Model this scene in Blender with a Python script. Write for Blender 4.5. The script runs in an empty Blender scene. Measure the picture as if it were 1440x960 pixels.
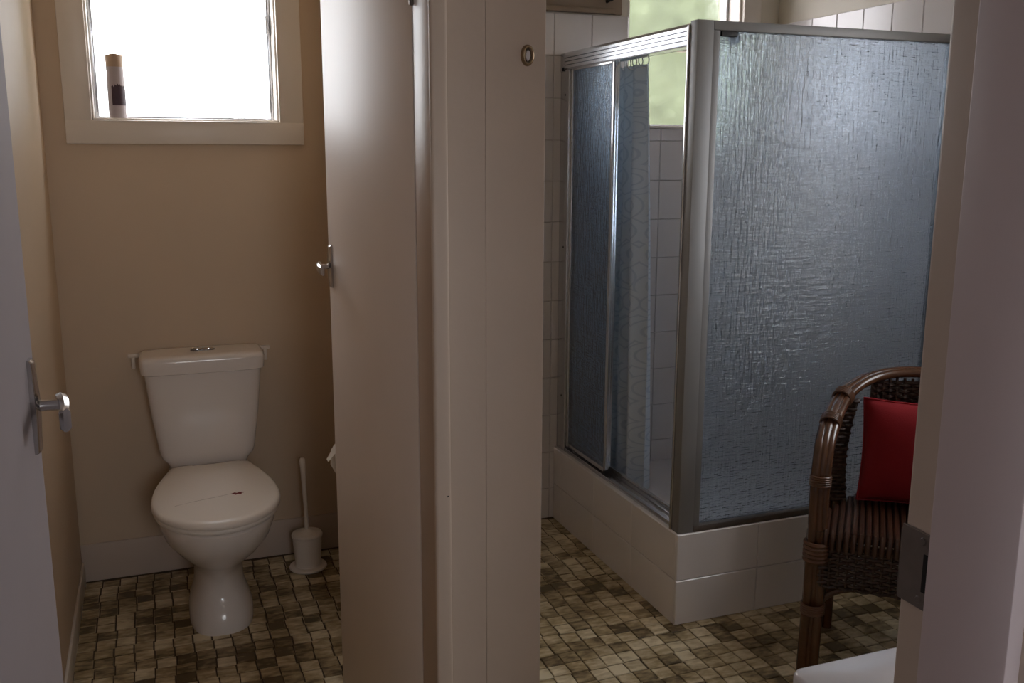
import bpy, bmesh, math, random
from mathutils import Vector, Matrix
random.seed(7)
sc = bpy.context.scene
C = sc.collection
PI = math.pi

# ------------------------------------------------------------------ camera
F_PX, PITCH, YAW, ROLL, EYE = 1343.85, 0.19477, 0.36210, 0.003177, 1.45
fw = Vector((math.sin(YAW)*math.cos(PITCH), math.cos(YAW)*math.cos(PITCH), -math.sin(PITCH)))
rt = Vector((math.cos(YAW), -math.sin(YAW), 0))
up = rt.cross(fw)
rt, up = rt*math.cos(ROLL)+up*math.sin(ROLL), -rt*math.sin(ROLL)+up*math.cos(ROLL)
cam = bpy.data.cameras.new('camera')
cam.sensor_width = 36; cam.lens = 36*F_PX/1440; cam.clip_start = 0.02
camo = bpy.data.objects.new('camera', cam); C.objects.link(camo)
camo.matrix_world = Matrix(((rt.x, up.x, -fw.x, 0), (rt.y, up.y, -fw.y, 0), (rt.z, up.z, -fw.z, EYE), (0, 0, 0, 1)))
sc.camera = camo

def to_px(x, y, z):
    p = Vector((x, y, z-EYE)); d = p.dot(fw)
    return 720+F_PX*p.dot(rt)/d, 480-F_PX*p.dot(up)/d

# ------------------------------------------------------------------ sky, exposure
SKY = 9.0
w = bpy.data.worlds.new('sky'); sc.world = w; w.use_nodes = True
bgn = w.node_tree.nodes['Background']
bgn.inputs['Color'].default_value = (0.97, 0.94, 1.0, 1)      # even overcast sky
bgn.inputs['Strength'].default_value = SKY
vs = sc.view_settings
vs.view_transform = 'Standard'; vs.look = 'None'; vs.gamma = 1; vs.use_curve_mapping = False
vs.exposure = 0.25
cy = sc.cycles
cy.use_denoising = True
cy.max_bounces = 12; cy.diffuse_bounces = 6; cy.glossy_bounces = 5; cy.transmission_bounces = 10; cy.transparent_max_bounces = 16
cy.sample_clamp_indirect = 8.0
cy.caustics_reflective = False; cy.caustics_refractive = True

XW = 2.425
def portal(name, loc, sx, sy, rot):                            # marks a window opening for the sky light
    l = bpy.data.lights.new(name, 'AREA'); l.shape = 'RECTANGLE'; l.size = sx; l.size_y = sy
    l.cycles.is_portal = True
    o = bpy.data.objects.new(name, l); C.objects.link(o); o.location = loc; o.rotation_euler = rot
portal('toilet_window_daylight', (0.145, 3.52, 1.90), 0.62, 0.76, (-PI/2, 0, 0))
portal('bathroom_window_daylight', (1.995, 3.52, 1.90), 0.56, 0.76, (-PI/2, 0, 0))
portal('side_window_daylight', (1.047, 3.52, 1.90), 0.42, 0.76, (-PI/2, 0, 0))
portal('hall_window_daylight', (0.35, -1.72, 1.60), 0.75, 0.95, (PI/2, 0, 0))
portal('right_window_daylight', (XW+0.12, 1.68, 1.58), 1.05, 0.70, (0, PI/2, 0))

# ------------------------------------------------------------------ materials
def mat(name, col, rough=0.5, metal=0.0, var=0.04, scale=6.0, bump=0.0, bscale=60.0, coat=0.0, spec=0.5):
    m = bpy.data.materials.new(name); m.use_nodes = True
    nt = m.node_tree; N = nt.nodes; L = nt.links
    b = N['Principled BSDF']
    b.inputs['Roughness'].default_value = rough; b.inputs['Metallic'].default_value = metal
    b.inputs['Coat Weight'].default_value = coat
    b.inputs['Specular IOR Level'].default_value = spec
    tc = N.new('ShaderNodeTexCoord'); nz = N.new('ShaderNodeTexNoise')
    nz.inputs['Scale'].default_value = scale; nz.inputs['Detail'].default_value = 4
    L.new(tc.outputs['Object'], nz.inputs['Vector'])
    mx = N.new('ShaderNodeMix'); mx.data_type = 'RGBA'
    mx.inputs[6].default_value = (*[max(0, c*(1-var)) for c in col], 1)
    mx.inputs[7].default_value = (*[min(1, c*(1+var)) for c in col], 1)
    L.new(nz.outputs['Fac'], mx.inputs[0]); L.new(mx.outputs[2], b.inputs['Base Color'])
    if bump:
        n2 = N.new('ShaderNodeTexNoise'); n2.inputs['Scale'].default_value = bscale
        L.new(tc.outputs['Object'], n2.inputs['Vector'])
        bp = N.new('ShaderNodeBump'); bp.inputs['Strength'].default_value = bump; bp.inputs['Distance'].default_value = 0.002
        L.new(n2.outputs['Fac'], bp.inputs['Height']); L.new(bp.outputs['Normal'], b.inputs['Normal'])
    return m

M = {}
M['cream'] = mat('cream_wall_paint', (0.63, 0.50, 0.37), 0.6, bump=0.15, var=0.03)
M['nib'] = mat('beige_wall_paint', (0.61, 0.50, 0.41), 0.5, bump=0.12, var=0.03)
M['white'] = mat('white_gloss_paint', (0.84, 0.74, 0.68), 0.48, bump=0.08, bscale=25, var=0.03, spec=0.35)
M['white_hall'] = mat('white_gloss_paint_pinkish', (0.56, 0.48, 0.49), 0.45, bump=0.08, bscale=25, var=0.03, spec=0.4)
M['trimwhite'] = mat('white_trim_paint', (0.74, 0.68, 0.62), 0.35, var=0.03)
M['jamb'] = mat('brown_cream_jamb_paint', (0.50, 0.37, 0.28), 0.45, var=0.06)  # even brownish cream, deeper than the cover strip
M['jamb_entry'] = mat('shade_toned_frame_paint', (0.52, 0.43, 0.36), 0.4, var=0.05)  # brown tone carries the shading on the right jamb reveal
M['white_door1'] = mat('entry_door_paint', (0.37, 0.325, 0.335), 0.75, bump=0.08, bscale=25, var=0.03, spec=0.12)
M['skirt'] = mat('skirting_tile_glaze', (0.60, 0.50, 0.43), 0.4, var=0.04)
M['ceil'] = mat('ceiling_paint', (0.80, 0.77, 0.72), 0.7)
M['hall'] = mat('hall_wall_paint', (0.74, 0.68, 0.68), 0.6)
M['bathpaint'] = mat('bathroom_wall_paint', (0.72, 0.67, 0.58), 0.55)
M['tile'] = mat('white_wall_tile_glaze', (0.74, 0.70, 0.70), 0.18, var=0.03, scale=3, spec=0.5)
M['grout'] = mat('grey_grout', (0.52, 0.48, 0.46), 0.8)
M['fgrout'] = mat('dark_floor_grout', (0.085, 0.058, 0.030), 0.8)
M['ceramic'] = mat('white_ceramic', (0.80, 0.75, 0.72), 0.16, var=0.015, coat=0.3)
M['plastic'] = mat('white_plastic', (0.88, 0.82, 0.76), 0.28, var=0.015)
M['alu'] = mat('satin_aluminium', (0.60, 0.61, 0.64), 0.22, 0.9, var=0.03)
M['alu_front'] = mat('aluminium_front_darkened', (0.24, 0.235, 0.24), 0.5, 0.25, var=0.04)  # same aluminium frame, darkened to carry the dim reflections on its front faces
M['chrome'] = mat('dulled_chrome', (0.55, 0.53, 0.53), 0.14, 1.0, var=0.03)
M['steel'] = mat('tarnished_steel', (0.20, 0.175, 0.16), 0.45, 0.8, var=0.2, scale=60)
M['black'] = mat('black_rubber', (0.012, 0.012, 0.014), 0.6)
M['hole'] = mat('dark_latch_hole', (0.01, 0.008, 0.008), 0.9)
M['rattan'] = mat('varnished_cane', (0.085, 0.034, 0.015), 0.26, var=0.35, scale=35, coat=0.3)
M['seatcane'] = mat('dark_seat_cane', (0.050, 0.020, 0.010), 0.35, var=0.35, scale=40)
M['wicker'] = mat('dark_woven_wicker', (0.034, 0.015, 0.009), 0.4, var=0.4, scale=60)
M['binding'] = mat('cane_binding', (0.11, 0.048, 0.024), 0.4, var=0.3, scale=60)
M['red'] = mat('red_cotton', (0.24, 0.004, 0.009), 0.9, var=0.12, scale=12, bump=0.3, bscale=300)
M['wax'] = mat('backlit_grey_candle_wax', (0.42, 0.36, 0.37), 0.5, var=0.06)  # wax greyed in its colour to stand for backlight from the window
M['waxtop'] = mat('amber_candle_top', (0.42, 0.29, 0.19), 0.45)
M['labeldark'] = mat('dark_purple_label', (0.045, 0.018, 0.030), 0.5, var=0.5, scale=40)
M['paper'] = mat('white_tissue', (0.86, 0.82, 0.78), 0.9)
M['redmark'] = mat('dark_red_print', (0.22, 0.02, 0.02), 0.6)
M['faintline'] = mat('pale_grey_print', (0.50, 0.45, 0.42), 0.5)
M['brass'] = mat('aged_brass', (0.36, 0.26, 0.16), 0.25, 0.9, var=0.2, scale=80)
M['wood'] = mat('painted_wood_board', (0.26, 0.19, 0.13), 0.5, var=0.08)
M['cabinet'] = mat('white_laminate', (0.74, 0.72, 0.72), 0.3)
M['basin'] = mat('white_vanity_top', (0.80, 0.79, 0.84), 0.15, var=0.01, coat=0.3)
M['pale_ground'] = mat('dry_pale_ground', (0.36, 0.31, 0.25), 0.9, var=0.3, scale=2)  # unseen ground kept beige so no green light bounces indoors
M['bark'] = mat('brown_bark', (0.12, 0.08, 0.05), 0.9, var=0.3)
M['rod'] = mat('white_rod', (0.8, 0.8, 0.8), 0.3)
M['carpet'] = mat('hall_carpet', (0.30, 0.24, 0.22), 0.95, var=0.2, scale=80)

def nodes_of(name):
    m = bpy.data.materials.new(name); m.use_nodes = True
    nt = m.node_tree; nt.nodes.clear()
    out = nt.nodes.new('ShaderNodeOutputMaterial')
    return m, nt.nodes, nt.links, out

def foliage():
    m, N, L, out = nodes_of('pale_green_leaf')
    gi = N.new('ShaderNodeNewGeometry')
    cr = N.new('ShaderNodeValToRGB')
    cr.color_ramp.elements[0].color = (0.16, 0.19, 0.115, 1); cr.color_ramp.elements[1].color = (0.24, 0.28, 0.17, 1)
    L.new(gi.outputs['Random Per Island'], cr.inputs[0])
    d = N.new('ShaderNodeBsdfDiffuse'); t = N.new('ShaderNodeBsdfTranslucent'); a = N.new('ShaderNodeMixShader')
    a.inputs[0].default_value = 0.45
    L.new(cr.outputs[0], d.inputs[0]); L.new(cr.outputs[0], t.inputs[0])
    L.new(d.outputs[0], a.inputs[1]); L.new(t.outputs[0], a.inputs[2]); L.new(a.outputs[0], out.inputs[0])
    return m
M['leaf'] = foliage()

def frosted(name, tint, clear, scale):
    """obscure window glass: part of the light passes straight, the rest is scattered"""
    m, N, L, out = nodes_of(name)
    tr = N.new('ShaderNodeBsdfTransparent'); tl = N.new('ShaderNodeBsdfTranslucent'); gl = N.new('ShaderNodeBsdfGlossy')
    tr.inputs[0].default_value = (*tint, 1); tl.inputs[0].default_value = (*tint, 1); gl.inputs['Roughness'].default_value = 0.15
    tc = N.new('ShaderNodeTexCoord'); v = N.new('ShaderNodeTexVoronoi'); v.inputs['Scale'].default_value = scale
    L.new(tc.outputs['Object'], v.inputs['Vector'])
    bp = N.new('ShaderNodeBump'); bp.inputs['Strength'].default_value = 0.5; bp.inputs['Distance'].default_value = 0.002
    L.new(v.outputs['Distance'], bp.inputs['Height']); L.new(bp.outputs[0], tl.inputs['Normal']); L.new(bp.outputs[0], gl.inputs['Normal'])
    a = N.new('ShaderNodeMixShader'); a.inputs[0].default_value = clear
    L.new(tl.outputs[0], a.inputs[1]); L.new(tr.outputs[0], a.inputs[2])
    b = N.new('ShaderNodeMixShader'); b.inputs[0].default_value = 0.04
    L.new(a.outputs[0], b.inputs[1]); L.new(gl.outputs[0], b.inputs[2]); L.new(b.outputs[0], out.inputs[0])
    return m
M['pane'] = frosted('obscure_window_glass', (0.93, 0.96, 0.95), 0.88, 120)
def reeded():
    m, N, L, out = nodes_of('rough_cast_window_glass')
    rf = N.new('ShaderNodeBsdfRefraction'); rf.inputs['Color'].default_value = (0.95, 0.97, 0.96, 1); rf.inputs['Roughness'].default_value = 0.15; rf.inputs['IOR'].default_value = 1.45
    tr = N.new('ShaderNodeBsdfTransparent'); tl = N.new('ShaderNodeBsdfTranslucent'); tl.inputs[0].default_value = (0.95, 0.97, 0.96, 1)
    a = N.new('ShaderNodeMixShader'); a.inputs[0].default_value = 0.30
    b = N.new('ShaderNodeMixShader'); b.inputs[0].default_value = 0.02
    L.new(rf.outputs[0], a.inputs[1]); L.new(tr.outputs[0], a.inputs[2]); L.new(a.outputs[0], b.inputs[1]); L.new(tl.outputs[0], b.inputs[2]); L.new(b.outputs[0], out.inputs[0])
    return m
M['pane_bath'] = reeded()

def shower_glass():
    """cross-hatched obscure glass: short horizontal and vertical strokes pressed into the sheet"""
    m, N, L, out = nodes_of('crosshatch_obscure_glass')
    tc = N.new('ShaderNodeTexCoord')
    def strokes(sc3, seed):
        mp = N.new('ShaderNodeMapping'); mp.inputs['Scale'].default_value = sc3; mp.inputs['Location'].default_value = (seed, seed*2, seed*3)
        L.new(tc.outputs['Object'], mp.inputs['Vector'])
        n = N.new('ShaderNodeTexNoise'); n.inputs['Scale'].default_value = 1.0; n.inputs['Detail'].default_value = 2.0
        L.new(mp.outputs[0], n.inputs['Vector']); return n
    a = strokes((140, 140, 16), 1.3); b = strokes((16, 16, 140), 4.1)
    mm = N.new('ShaderNodeMath'); mm.operation = 'ADD'
    wt = N.new('ShaderNodeMath'); wt.operation = 'MULTIPLY'; wt.inputs[1].default_value = 3.0
    L.new(b.outputs['Fac'], wt.inputs[0]); L.new(a.outputs['Fac'], mm.inputs[0]); L.new(wt.outputs[0], mm.inputs[1])
    bp = N.new('ShaderNodeBump'); bp.inputs['Strength'].default_value = 0.46; bp.inputs['Distance'].default_value = 0.005
    L.new(mm.outputs[0], bp.inputs['Height'])
    g = N.new('ShaderNodeBsdfPrincipled')
    g.inputs['Base Color'].default_value = (0.68, 0.82, 0.98, 1); g.inputs['Transmission Weight'].default_value = 1.0
    g.inputs['Roughness'].default_value = 0.06; g.inputs['IOR'].default_value = 1.45
    L.new(bp.outputs[0], g.inputs['Normal'])
    tl = N.new('ShaderNodeBsdfTranslucent'); tl.inputs[0].default_value = (0.78, 0.88, 0.98, 1); L.new(bp.outputs[0], tl.inputs['Normal'])
    tr = N.new('ShaderNodeBsdfTransparent'); tr.inputs[0].default_value = (0.88, 0.94, 0.97, 1)
    m1 = N.new('ShaderNodeMixShader'); m1.inputs[0].default_value = 0.07
    L.new(g.outputs[0], m1.inputs[1]); L.new(tl.outputs[0], m1.inputs[2])
    m2 = N.new('ShaderNodeMixShader'); m2.inputs[0].default_value = 0.08
    L.new(m1.outputs[0], m2.inputs[1]); L.new(tr.outputs[0], m2.inputs[2]); L.new(m2.outputs[0], out.inputs[0])
    return m
M['sglass'] = shower_glass()

def curtain_mat():
    m, N, L, out = nodes_of('ring_print_shower_curtain')
    tc = N.new('ShaderNodeTexCoord')
    mp = N.new('ShaderNodeMapping'); mp.inputs['Scale'].default_value = (0.0, 1, 1)
    L.new(tc.outputs['Object'], mp.inputs['Vector'])
    v = N.new('ShaderNodeTexVoronoi'); v.inputs['Scale'].default_value = 11.0; v.inputs['Randomness'].default_value = 0.35
    L.new(mp.outputs[0], v.inputs['Vector'])
    s = N.new('ShaderNodeMath'); s.operation = 'MULTIPLY'; s.inputs[1].default_value = 34.0; L.new(v.outputs['Distance'], s.inputs[0])
    sn = N.new('ShaderNodeMath'); sn.operation = 'SINE'; L.new(s.outputs[0], sn.inputs[0])
    cr = N.new('ShaderNodeValToRGB')
    cr.color_ramp.elements[0].position = 0.60; cr.color_ramp.elements[0].color = (0.80, 0.86, 0.92, 1)
    cr.color_ramp.elements[1].position = 0.90; cr.color_ramp.elements[1].color = (0.66, 0.73, 0.81, 1)
    L.new(sn.outputs[0], cr.inputs[0])
    d = N.new('ShaderNodeBsdfPrincipled'); d.inputs['Roughness'].default_value = 0.45; L.new(cr.outputs[0], d.inputs['Base Color'])
    t = N.new('ShaderNodeBsdfTranslucent'); L.new(cr.outputs[0], t.inputs[0])
    a = N.new('ShaderNodeMixShader'); a.inputs[0].default_value = 0.35
    L.new(d.outputs[0], a.inputs[1]); L.new(t.outputs[0], a.inputs[2]); L.new(a.outputs[0], out.inputs[0])
    return m
M['curtain'] = curtain_mat()

def floor_tile_mat(name, island):
    m = bpy.data.materials.new(name); m.use_nodes = True
    N = m.node_tree.nodes; L = m.node_tree.links; b = N['Principled BSDF']
    b.inputs['Roughness'].default_value = 0.42
    ge = N.new('ShaderNodeNewGeometry'); oi = N.new('ShaderNodeObjectInfo')
    rnd = ge.outputs['Random Per Island'] if island else oi.outputs['Random']
    n1 = N.new('ShaderNodeTexNoise'); n1.inputs['Scale'].default_value = 5.5; n1.inputs['Detail'].default_value = 2
    mp = N.new('ShaderNodeMapping'); mp.inputs['Scale'].default_value = (26, 60, 1); mp.inputs['Rotation'].default_value = (0, 0, 0.35)
    L.new(ge.outputs['Position'], n1.inputs['Vector']); L.new(ge.outputs['Position'], mp.inputs['Vector'])
    n2 = N.new('ShaderNodeTexNoise'); n2.inputs['Scale'].default_value = 1.0; n2.inputs['Detail'].default_value = 3
    L.new(mp.outputs[0], n2.inputs['Vector'])
    def math_(op, a, v):
        k = N.new('ShaderNodeMath'); k.operation = op
        L.new(a, k.inputs[0])
        if isinstance(v, (int, float)): k.inputs[1].default_value = v
        else: L.new(v, k.inputs[1])
        return k.outputs[0]
    s = math_('ADD', math_('MULTIPLY', rnd, 0.50), math_('MULTIPLY', n1.outputs['Fac'], 1.10))
    s = math_('ADD', s, math_('MULTIPLY', n2.outputs['Fac'], 0.85))
    s = math_('SUBTRACT', s, 0.74)
    cr = N.new('ShaderNodeValToRGB'); e = cr.color_ramp.elements
    e[0].position = 0.22; e[0].color = (0.12, 0.080, 0.034, 1)
    e[1].position = 0.85; e[1].color = (0.78, 0.68, 0.48, 1)
    k = e.new(0.5); k.color = (0.43, 0.33, 0.18, 1)
    L.new(s, cr.inputs[0]); L.new(cr.outputs[0], b.inputs['Base Color'])
    return m
M['ftile'] = floor_tile_mat('mottled_olive_floor_tile', False)
M['ftile_far'] = floor_tile_mat('mottled_olive_floor_tile_far', True)

# ------------------------------------------------------------------ mesh helpers
def box(bm, x0, x1, y0, y1, z0, z1, bev=0.0, seg=2):
    vs_ = [bm.verts.new(p) for p in ((x0, y0, z0), (x1, y0, z0), (x1, y1, z0), (x0, y1, z0), (x0, y0, z1), (x1, y0, z1), (x1, y1, z1), (x0, y1, z1))]
    fs = [bm.faces.new([vs_[i] for i in f]) for f in ((3, 2, 1, 0), (4, 5, 6, 7), (0, 1, 5, 4), (1, 2, 6, 5), (2, 3, 7, 6), (3, 0, 4, 7))]
    if bev:
        es = list({e for f in fs for e in f.edges})
        bmesh.ops.bevel(bm, geom=es, offset=bev, segments=seg, profile=0.5, affect='EDGES')

def rings(bm, rs, cap0=True, cap1=True, close=True):
    """loft through rings of points"""
    R_ = [[bm.verts.new(p) for p in r] for r in rs]
    n = len(R_[0])
    for a, b in zip(R_, R_[1:]):
        for i in range(n if close else n-1):
            j = (i+1) % n
            bm.faces.new((a[i], a[j], b[j], b[i]))
    if cap0: bm.faces.new(list(reversed(R_[0])))
    if cap1: bm.faces.new(R_[-1])

def sell(cx, cy_, z, a, b, n=32, e=2.0):
    out = []
    for i in range(n):
        t = 2*PI*i/n; c, s = math.cos(t), math.sin(t)
        out.append((cx+a*math.copysign(abs(c)**(2/e), c), cy_+b*math.copysign(abs(s)**(2/e), s), z))
    return out

def tube(bm, pts, r, n=8, caps=True):
    pts = [Vector(p) for p in pts]
    rs = r if isinstance(r, (list, tuple)) else [r]*len(pts)
    t0 = (pts[1]-pts[0]).normalized()
    a = t0.orthogonal().normalized(); out = []
    for i, p in enumerate(pts):
        t = (pts[min(i+1, len(pts)-1)]-pts[max(i-1, 0)]).normalized()
        a = (a-t*a.dot(t)).normalized(); b = t.cross(a)
        out.append([p+(a*math.cos(2*PI*k/n)+b*math.sin(2*PI*k/n))*rs[i] for k in range(n)])
    rings(bm, out, caps, caps)

def lathe(bm, cx, cy_, prof, n=28, cap0=True, cap1=True):
    rings(bm, [sell(cx, cy_, z, r, r, n) for r, z in prof], cap0, cap1)

def smooth_path(pts, k=6):
    P = [Vector(p) for p in pts]; out = []
    for i in range(len(P)-1):
        p0, p1, p2, p3 = P[max(i-1, 0)], P[i], P[i+1], P[min(i+2, len(P)-1)]
        for s in range(k):
            t = s/k
            out.append(0.5*((2*p1)+(p2-p0)*t+(2*p0-5*p1+4*p2-p3)*t*t+(3*p1-p0-3*p2+p3)*t**3))
    out.append(P[-1]); return out

def obj(name, bm, m, parent=None, smooth=True, angle=35, offset=None):
    bmesh.ops.recalc_face_normals(bm, faces=bm.faces[:])
    if offset is None and parent is not None:
        offset = root_loc(parent)
    if offset is not None and offset.length > 0:
        bmesh.ops.translate(bm, verts=bm.verts[:], vec=-offset)
    me = bpy.data.meshes.new(name); bm.to_mesh(me); bm.free()
    me.materials.append(M[m])
    if smooth:
        me.shade_smooth()
        me.set_sharp_from_angle(angle=math.radians(angle))
    o = bpy.data.objects.new(name, me); C.objects.link(o)
    if parent is not None: o.parent = parent
    return o

def root_loc(o):
    while o.parent is not None: o = o.parent
    if o.get('local'): return Vector((0, 0, 0))
    return o.location.copy()

def tag(o, label, cat, group=None):
    o['label'] = label; o['category'] = cat
    if group: o['group'] = group
    return o

def thing(name, label, cat, loc=(0, 0, 0), rz=0.0, local=False):
    o = bpy.data.objects.new(name, None); C.objects.link(o); o.location = loc; o.rotation_euler = (0, 0, rz)
    o.empty_display_size = 0.1
    if local: o['local'] = 1
    return tag(o, label, cat)

def struct(name, bm, m, label=None):
    o = obj(name, bm, m, smooth=True); o['kind'] = 'structure'
    if label: o['label'] = label
    return o

def struct_root(name, label, loc=(0, 0, 0)):
    o = bpy.data.objects.new(name, None); C.objects.link(o); o.location = loc; o.empty_display_size = 0.1
    o['kind'] = 'structure'; o['label'] = label
    return o

def bxo(name, b, m, parent=None, bev=0.0, seg=2):
    bm = bmesh.new(); box(bm, *b, bev, seg); return obj(name, bm, m, parent)

# ------------------------------------------------------------------ layout (metres; X right, Y away from the camera, Z up)
XL = -0.29            # toilet room, left wall
YB = 3.385            # back wall plane of both rooms
YT = 3.372            # face of the wall tiles on it
XR = 2.412            # face of the tiles on the right wall
YN0, YN1 = 1.62, 1.72 # wall with the toilet room door
XJ = 0.465            # hinge jamb of that door
XP0, XP1 = 0.60, 0.673 # partition between the rooms
YE0, YE1 = 0.405, 0.534 # wall with the entry door
HC = 2.40

# ------------------------------------------------------------------ room shell
W1 = (-0.150, 0.440, 1.545, 2.22)      # toilet window opening: x0 x1 z0 z1
W4 = (0.860, 1.235, 1.545, 2.22)       # second bathroom window, out of sight behind the narrow wall
W2 = (1.745, 2.250, 1.545, 2.22)       # bathroom window opening
def wall_with(bm, x0, x1, y0, y1, holes):
    xs = x0
    for (a, b, c, d) in holes:
        box(bm, xs, a, y0, y1, 0, HC); box(bm, a, b, y0, y1, 0, c); box(bm, a, b, y0, y1, d, HC); xs = b
    box(bm, xs, x1, y0, y1, 0, HC)
bm = bmesh.new(); wall_with(bm, XL-0.12, XP1, YB, YB+0.13, [W1]); wall_back = struct('wall_back', bm, 'cream', 'cream painted back wall of the toilet room')
bm = bmesh.new(); wall_with(bm, XP1, XR+0.13, YB, YB+0.13, [W4, W2]); wall_back_bath = struct('wall_back_bathroom', bm, 'bathpaint', 'tiled back wall of the bathroom behind the shower')
wall_left = struct('wall_left', (lambda b: (box(b, XL-0.12, XL, YE1, YB, 0, HC), b)[1])(bmesh.new()), 'cream', 'cream wall at the left of the toilet')
W5 = (1.38, 1.98, 1.10, 2.06)           # window in the right wall, hidden by the entry frame: y0 y1 z0 z1
def right_wall():
    b = bmesh.new(); x0, x1 = XR+0.013, XR+0.13
    box(b, x0, x1, YE1, W5[0], 0, HC); box(b, x0, x1, W5[0], W5[1], 0, W5[2]); box(b, x0, x1, W5[0], W5[1], W5[3], HC); box(b, x0, x1, W5[1], YB, 0, HC)
    return b
wall_right = struct('wall_right', right_wall(), 'bathpaint', 'tiled right wall of the shower')
bm = bmesh.new(); box(bm, XP0, XP1, YN1, YB, 0, HC)
wall_partition = struct('wall_partition', bm, 'cream', 'thin partition between toilet room and bathroom')
bm = bmesh.new(); box(bm, XJ+0.004, XP1, YN0, YN1, 0, HC); box(bm, XL, XJ+0.004, YN0, YN1, 2.06, HC)
wall_front = struct('wall_front', bm, 'nib', 'narrow beige wall beside the open toilet door')
# two wall boards with a fine joint between them
xs_ = 0.3474*(YN0-0.006)
bxo('wall_board', (XJ+0.0246, xs_-0.0002, YN0-0.006, YN0, 0, HC), 'nib', wall_front, 0.0006, 1)
bxo('wall_board', (xs_+0.0002, XP1, YN0-0.006, YN0, 0, HC), 'nib', wall_front, 0.0006, 1)
bm = bmesh.new(); box(bm, XL-0.9, -0.205, YE0, YE1, 0, HC); box(bm, 0.545, XR+0.13, YE0, YE1, 0, HC); box(bm, -0.205, 0.545, YE0, YE1, 2.06, HC)
wall_entry = struct('wall_entry', bm, 'hall', 'wall around the entry doorway')
bm = bmesh.new(); box(bm, XL-0.9, XR+0.13, -1.75, YB+0.13, HC, HC+0.1); struct('ceiling', bm, 'ceil', 'white ceiling')
# hall behind the camera, with a window
bm = bmesh.new(); box(bm, XL-0.9, XR+0.13, -1.65, YE0, -0.03, 0.0); struct('floor_hall', bm, 'carpet', 'hall carpet behind the doorway')
bm = bmesh.new(); box(bm, XL-1.0, XL-0.9, -1.65, YE0, 0, HC); struct('wall_hall_left', bm, 'hall', 'hall wall')
bm = bmesh.new(); box(bm, XR, XR+0.13, -1.65, YE0, 0, HC); struct('wall_hall_right', bm, 'hall', 'hall wall')
bm = bmesh.new(); wall_with(bm, XL-0.9, XR+0.13, -1.75, -1.65, [(0.0, 0.7, 1.15, 2.05)]); struct('wall_hall_back', bm, 'hall', 'hall wall with a window')
bxo('window_3', (0.0, 0.7, -1.72, -1.715, 1.15, 2.05), 'pane')['kind'] = 'structure'

# ------------------------------------------------------------------ floor of small mottled tiles
bm = bmesh.new(); box(bm, XL-0.12, XR+0.13, YE0, YB+0.13, -0.05, -0.003)
floor = struct('floor', bm, 'fgrout', 'floor of small mottled olive and cream tiles')
PIT = 0.0553
def tile_mesh(k):
    b = bmesh.new(); h = PIT/2-0.0022
    j = lambda: random.uniform(-0.0012, 0.0012)
    c = [(-h+j(), -h+j()), (h+j(), -h+j()), (h+j(), h+j()), (-h+j(), h+j())]
    lo = [(x, y, -0.004) for x, y in c]; mid = [(x, y, -0.0012) for x, y in c]; hi = [(x*0.95, y*0.95, 0) for x, y in c]
    rings(b, [lo, mid, hi], False, True)
    bmesh.ops.recalc_face_normals(b, faces=b.faces[:])
    me = bpy.data.meshes.new('floor_tile'); b.to_mesh(me); b.free(); me.materials.append(M['ftile']); return me
tms = [tile_mesh(k) for k in range(10)]
cells = []
nx0, nx1 = int((XL)/PIT)-1, int(XR/PIT)+2
for iy in range(int(YE1/PIT), int(YB/PIT)+1):
    off = 0.012*math.sin(iy*1.7)
    for ix in range(nx0, nx1):
        x, y = ix*PIT+0.018+off*0.3, iy*PIT+0.02+0.004*math.sin(ix*2.1)
        if x-PIT/2 < XL-0.02 or x > XR or y+PIT/2 > YB+0.03 or (XP0 < x < XP1 and y > YN1): continue
        if x > 1.50 and y > 2.45: continue
        px, py = to_px(x, y, 0)
        vis = -20 < px < 1300 and 600 < py < 985
        if vis:
            if x < XP0+0.05: vis = y > YN1 and x/y < 0.20 and x/y > -0.14
            else: vis = x/y > 0.405 and (px < 1120 or py < 925)
        cells.append((vis, -y, x, y))
seen = sorted([c for c in cells if c[0]], key=lambda c: -(1/(c[3]**2)))
pick = seen[:300]; rest = [c for c in cells if c not in set(pick)]
for v_, _, x, y in pick:
    o = bpy.data.objects.new('floor_tile', random.choice(tms)); C.objects.link(o); o.parent = floor
    o.location = (x, y, random.uniform(-0.0004, 0.0006)); o.rotation_euler = (0, 0, random.choice((0, PI/2, PI, -PI/2))+random.uniform(-0.012, 0.012))
bm = bmesh.new()
for v_, _, x, y in rest:
    h = PIT/2-0.0022; rings(bm, [[(x+a*h*s, y+b*h*s, z) for a, b in ((-1, -1), (1, -1), (1, 1), (-1, 1))] for s, z in ((1, -0.004), (1, -0.0012), (0.95, 0))], False, True)
o = obj('floor_tile_field', bm, 'ftile_far', floor); o['kind'] = 'stuff'

# ------------------------------------------------------------------ skirting
bm = bmesh.new(); box(bm, XL, XP0, YB-0.011, YB, 0, 0.135, 0.004)
o = struct('baseboard_back', bm, 'skirt', 'pale skirting under the toilet room back wall')
bm = bmesh.new(); box(bm, XL, XL+0.009, YN1, YB-0.011, 0, 0.075, 0.004)
o = struct('baseboard_left', bm, 'trimwhite', 'white skirting along the left wall')
bm = bmesh.new(); box(bm, XP0-0.011, XP0, YN1, YB-0.011, 0, 0.135, 0.004)
struct('baseboard_partition', bm, 'trimwhite', 'white skirting along the partition')

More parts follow.
